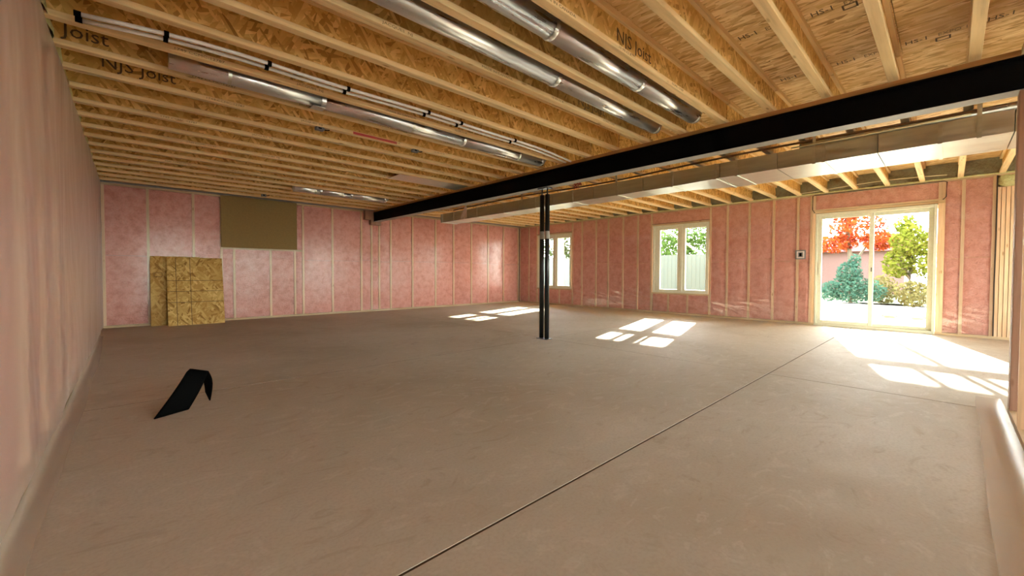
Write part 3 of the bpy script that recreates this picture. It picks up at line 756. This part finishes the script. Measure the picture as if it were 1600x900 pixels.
# ------------------------------------------------------------------ electrical box by the door
eb = empty('electrical_box', (XW-.012, 1.907, 1.296)); tag(eb, 'small grey electrical box with pale gasket set in the pink wall by the door', 'outlet box')
def ring(a, b, x0, x1, wd): return MB().box((x0,-a,-b),(x1,-a+wd,b)).box((x0,a-wd,-b),(x1,a,b)).box((x0,-a+wd,-b),(x1,a-wd,-b+wd)).box((x0,-a+wd,b-wd),(x1,a-wd,b))
bevel(ring(.080, .085, -.006, .004, .020).build('gasket_edge', M['grey_box'], eb), .004)
bevel(ring(.060, .065, -.010, .004, .022).build('flange', M['box_rim'], eb), .003)
bx('box_body', (-.002, -.04, -.045), (.004, .04, .045), M['grey_box'], eb)
bx('device', (-.012, -.018, -.032), (-.002, .018, .032), M['black'], eb)

# ------------------------------------------------------------------ outside: yard, deck, plants
struct(MB().box((XW+.165, -45, -.4), (XW+70, 60, -.06)).box((-50, -45, -.4), (XW+.165, YR-.14, -.06)).build('ground', M['gravel']))
def uneven(u, v):
    x = 17.2 + 40*v; y = -20+60*u
    return (x + 1.2*noise.noise(Vector((y*.3, 1, 0)))*(1-v), y, -.05 + .12*v*8*(1-.6*v) + .1*noise.noise(Vector((x*.4, y*.4, 0))))
lawn = MB().grid(uneven, 60, 20).build('lawn', M['grass'], smooth=True); struct(lawn)
DX = 11.6; DB0, DB1, DT = 2.23, 2.385, 2.715
deck = empty('timber_deck', (DX, 4, -.06)); tag(deck, 'raised timber deck on posts with diagonal braces outside the windows', 'deck')
def dk(name, a, b, mat='deck_wood'): return bx(name, (a[0]-DX, a[1]-4, a[2]+.06), (b[0]-DX, b[1]-4, b[2]+.06), M[mat], deck)
dk('beam', (DX-.045, -2.5, DB0), (DX+.045, 13, DB1))
for py in (9.75, -1.2, 12.9): dk('post', (DX-.07, py-.07, -.06), (DX+.07, py+.07, DB0), 'deck_post')
y = -2.19
while y < 13:
    dk('cripple', (DX-.02, y-.042, DB1), (DX+.02, y+.042, DT)); y += .405
x = XW+.20
while x < DX+.10:
    dk('deck_board', (x, -2.6, DT), (x+.136, 13.1, DT+.032)); x += .14
for py in (9.75,):
    for s_ in (1,):
        MB().bar((0, py-4+s_*.06, 1.55+.06), (0, py-4+s_*.80, DB0+.05), .06, .09, (1,0,0)).build('knee_brace', M['deck_wood'], deck)
LEAF = {}
def leaf_cloud(mb, c, rad, n, size):
    c = Vector(c)
    for i in range(n):
        while True:
            q = Vector((random.uniform(-1,1), random.uniform(-1,1), random.uniform(-1,1)))
            if .15 < q.length < 1: break
        p_ = c + Vector((q.x*rad[0], q.y*rad[1], q.z*rad[2]))
        a = Vector((random.gauss(0,1), random.gauss(0,1), random.gauss(0,1))).normalized(); b = a.orthogonal().normalized()
        s_ = size*random.uniform(.6, 1.3); n0 = len(mb.v)
        mb.v += [tuple(p_-a*s_), tuple(p_+b*s_*.5), tuple(p_+a*s_), tuple(p_-b*s_*.5)]; mb.f.append((n0, n0+1, n0+2, n0+3))
def plant(name, loc, label, cat, clouds, leafmat, trunks, size, group=None):
    e = empty(name, loc); tag(e, label, cat, group)
    mb = MB()
    for c, rad, n in clouds: leaf_cloud(mb, c, rad, n, size)
    f_ = mb.build('foliage', leafmat, e); f_['kind'] = 'stuff'
    for pts, r in trunks: MB().tube(pts, r, 8).build('trunk', M['bark'], e, smooth=True)
red = mat_leaf('red_maple_leaves', (.20,.018,.012), (.34,.085,.015), .3); yel = mat_leaf('yellow_leaves', (.085,.105,.013), (.17,.17,.024), .3)
grn = mat_leaf('green_leaves', (.045,.085,.02), (.10,.15,.035), .3); eve = mat_leaf('evergreen_needles', (.03,.085,.06), (.06,.13,.09), .2)
brn = mat_leaf('dry_brush_leaves', (.11,.09,.035), (.18,.16,.055), .3); drk = mat_leaf('dark_leaves', (.03,.05,.02), (.07,.09,.035), .3)
plant('maple_tree', (20, 2.5, 0), 'red autumn maple seen through the patio door', 'tree', [((0,-.1,2.7),(.8,.9,.55),900), ((0,.2,3.3),(.6,.45,.5),500), ((0,.65,2.1),(.6,.8,.35),500), ((0,-.75,2.15),(.6,.5,.35),450)], red, [([(0,0,0),(0,.05,1.2),(0,.2,2.8),(0,.25,3.6)],[.09,.08,.05,.02]), ([(0,.05,1.2),(0,-.5,2.2)],[.05,.02])], .085)
plant('evergreen_shrub', (17.3, 2.2, 0), 'rounded blue-green evergreen shrub standing in front of the red maple', 'shrub', [((0,0,.45),(.5,.62,.45),1300), ((0,.05,.95),(.35,.36,.40),700), ((.1,.55,.35),(.4,.35,.35),450), ((-.1,-.5,.4),(.4,.4,.35),450), ((0,-.1,1.35),(.18,.16,.25),160)], eve, [([(0,0,0),(0,0,.9)],[.06,.02])], .055)
plant('yellow_tree', (18.5, .85, 0), 'yellow-green leafy tree beside the red maple outside the door', 'tree', [((0,0,2.0),(.7,.55,.55),1000), ((0,-.35,1.4),(.6,.5,.6),800), ((0,.3,1.3),(.5,.4,.5),500), ((0,.15,2.55),(.4,.3,.3),260)], yel, [([(0,0,0),(0,.03,1.0),(0,-.15,2.2)],[.07,.055,.02]), ([(0,.03,.8),(0,.35,1.7)],[.04,.02])], .075)
for i, (yy_, xx_, hh) in enumerate(((-.15, 17.6, .55), (.72, 17.2, .5), (1.5, 18.2, .6))):
    plant('dry_bush', (xx_, yy_, 0), ('low dry brown bush under the right of the yellow tree', 'low dry brown bush right under the yellow tree trunk', 'low dry brown bush between the evergreen shrub and yellow tree')[i], 'bush', [((0,0,hh*.7),(.5,.42,hh*.8),700)], brn, [([(0,0,0),(0,.1,hh)],[.02,.008])], .06)
for i, (yy_, xx_, zz, lab) in enumerate(((8.3, 19.0, 2.9, 'green tree behind the pale fence facing the double window'), (11.2, 21.5, 2.6, 'green tree behind the pale fence next along from the first'), (15.6, 18.4, 2.8, 'dark green tree behind the fence seen past the jack posts'), (-1.5, 20.5, 3.2, 'tall green tree behind the dry bushes'), (5.6, 20.5, 3.0, 'green tree beyond the red-roofed shed'), (12.2, 17.7, 2.9, 'dark green tree behind the fence seen past the deck post'))):
    plant('leafy_tree', (xx_, yy_, 0), lab, 'tree', [((0,0,zz),(1.3,1.5,1.0),1300), ((0,.6,zz-.9),(1.0,1.0,.8),700), ((0,-.6,zz-.9),(1.0,1.0,.8),700)], drk if i in (2, 5) else grn, [([(0,0,0),(0,.05,zz*.5),(0,.1,zz+.6)],[.12,.09,.03])], .11)
tag(MB().bar((15.75, 4.0, -.03), (15.75, 8.1, 2.9), .04, .19, (1,0,0)).build('timber_plank', M['deck_post']), 'long timber plank leaning up diagonally behind the pale fence', 'plank')
sh = empty('red_roofed_shed', (24, 2.9, 0)); tag(sh, 'low pale shed with a red roof behind the maple', 'shed')
bx('wall', (0,-1.6,0), (3,2.6,2.0), M['wall_pink'], sh)
rf = MB(); rf.v = [(-.3,-1.8,1.95),(3.3,-1.8,1.95),(3.3,2.8,1.95),(-.3,2.8,1.95),(1.5,-1.8,2.75),(1.5,2.8,2.75)]; rf.f = [(0,3,5,4),(1,4,5,2),(0,4,1),(3,2,5),(0,1,2,3)]
rf.build('roof', M['roof_red'], sh)
bx('chimney', (1.2,.3,2.4), (1.6,.7,3.3), M['wall_pink'], sh)
fe = empty('pale_fence', (15.2, 9, -.06)); tag(fe, 'pale board fence outside the two windows', 'fence')
for k in range(74):
    bx('board', (0, -4.0+k*.152, .05), (.02, -4.0+k*.152+.146, 1.70), M['fence'], fe)
for z in (.4, 1.35): bx('rail', (.02, -4.0, z), (.06, 7.3, z+.09), M['fence'], fe)
for k in range(5): bx('post', (.06, -3.9+k*2.7, 0), (.15, -3.81+k*2.7, 1.6), M['fence'], fe)
for k in range(9):
    st = MB(); rr_ = random.uniform(.05, .13); sd = random.uniform(0, 30)
    st.grid(lambda a, b: tuple(Vector((math.sin(math.pi*b)*math.cos(6.2832*a), math.sin(math.pi*b)*math.sin(6.2832*a)*1.5, .55*math.cos(math.pi*b)))*rr_*(1+.3*noise.noise(Vector((a*3, b*3, sd))))), 10, 6)
    o_ = st.build('field_stone', M['stone'], smooth=True, loc=(12.7+.32*(k%3)+random.uniform(-.05,.05), .05+.42*(k//3)+random.uniform(-.05,.05), -.03)); tag(o_, 'small dark stone lying on the bright yard outside the door', 'stone', 'stones on the yard')
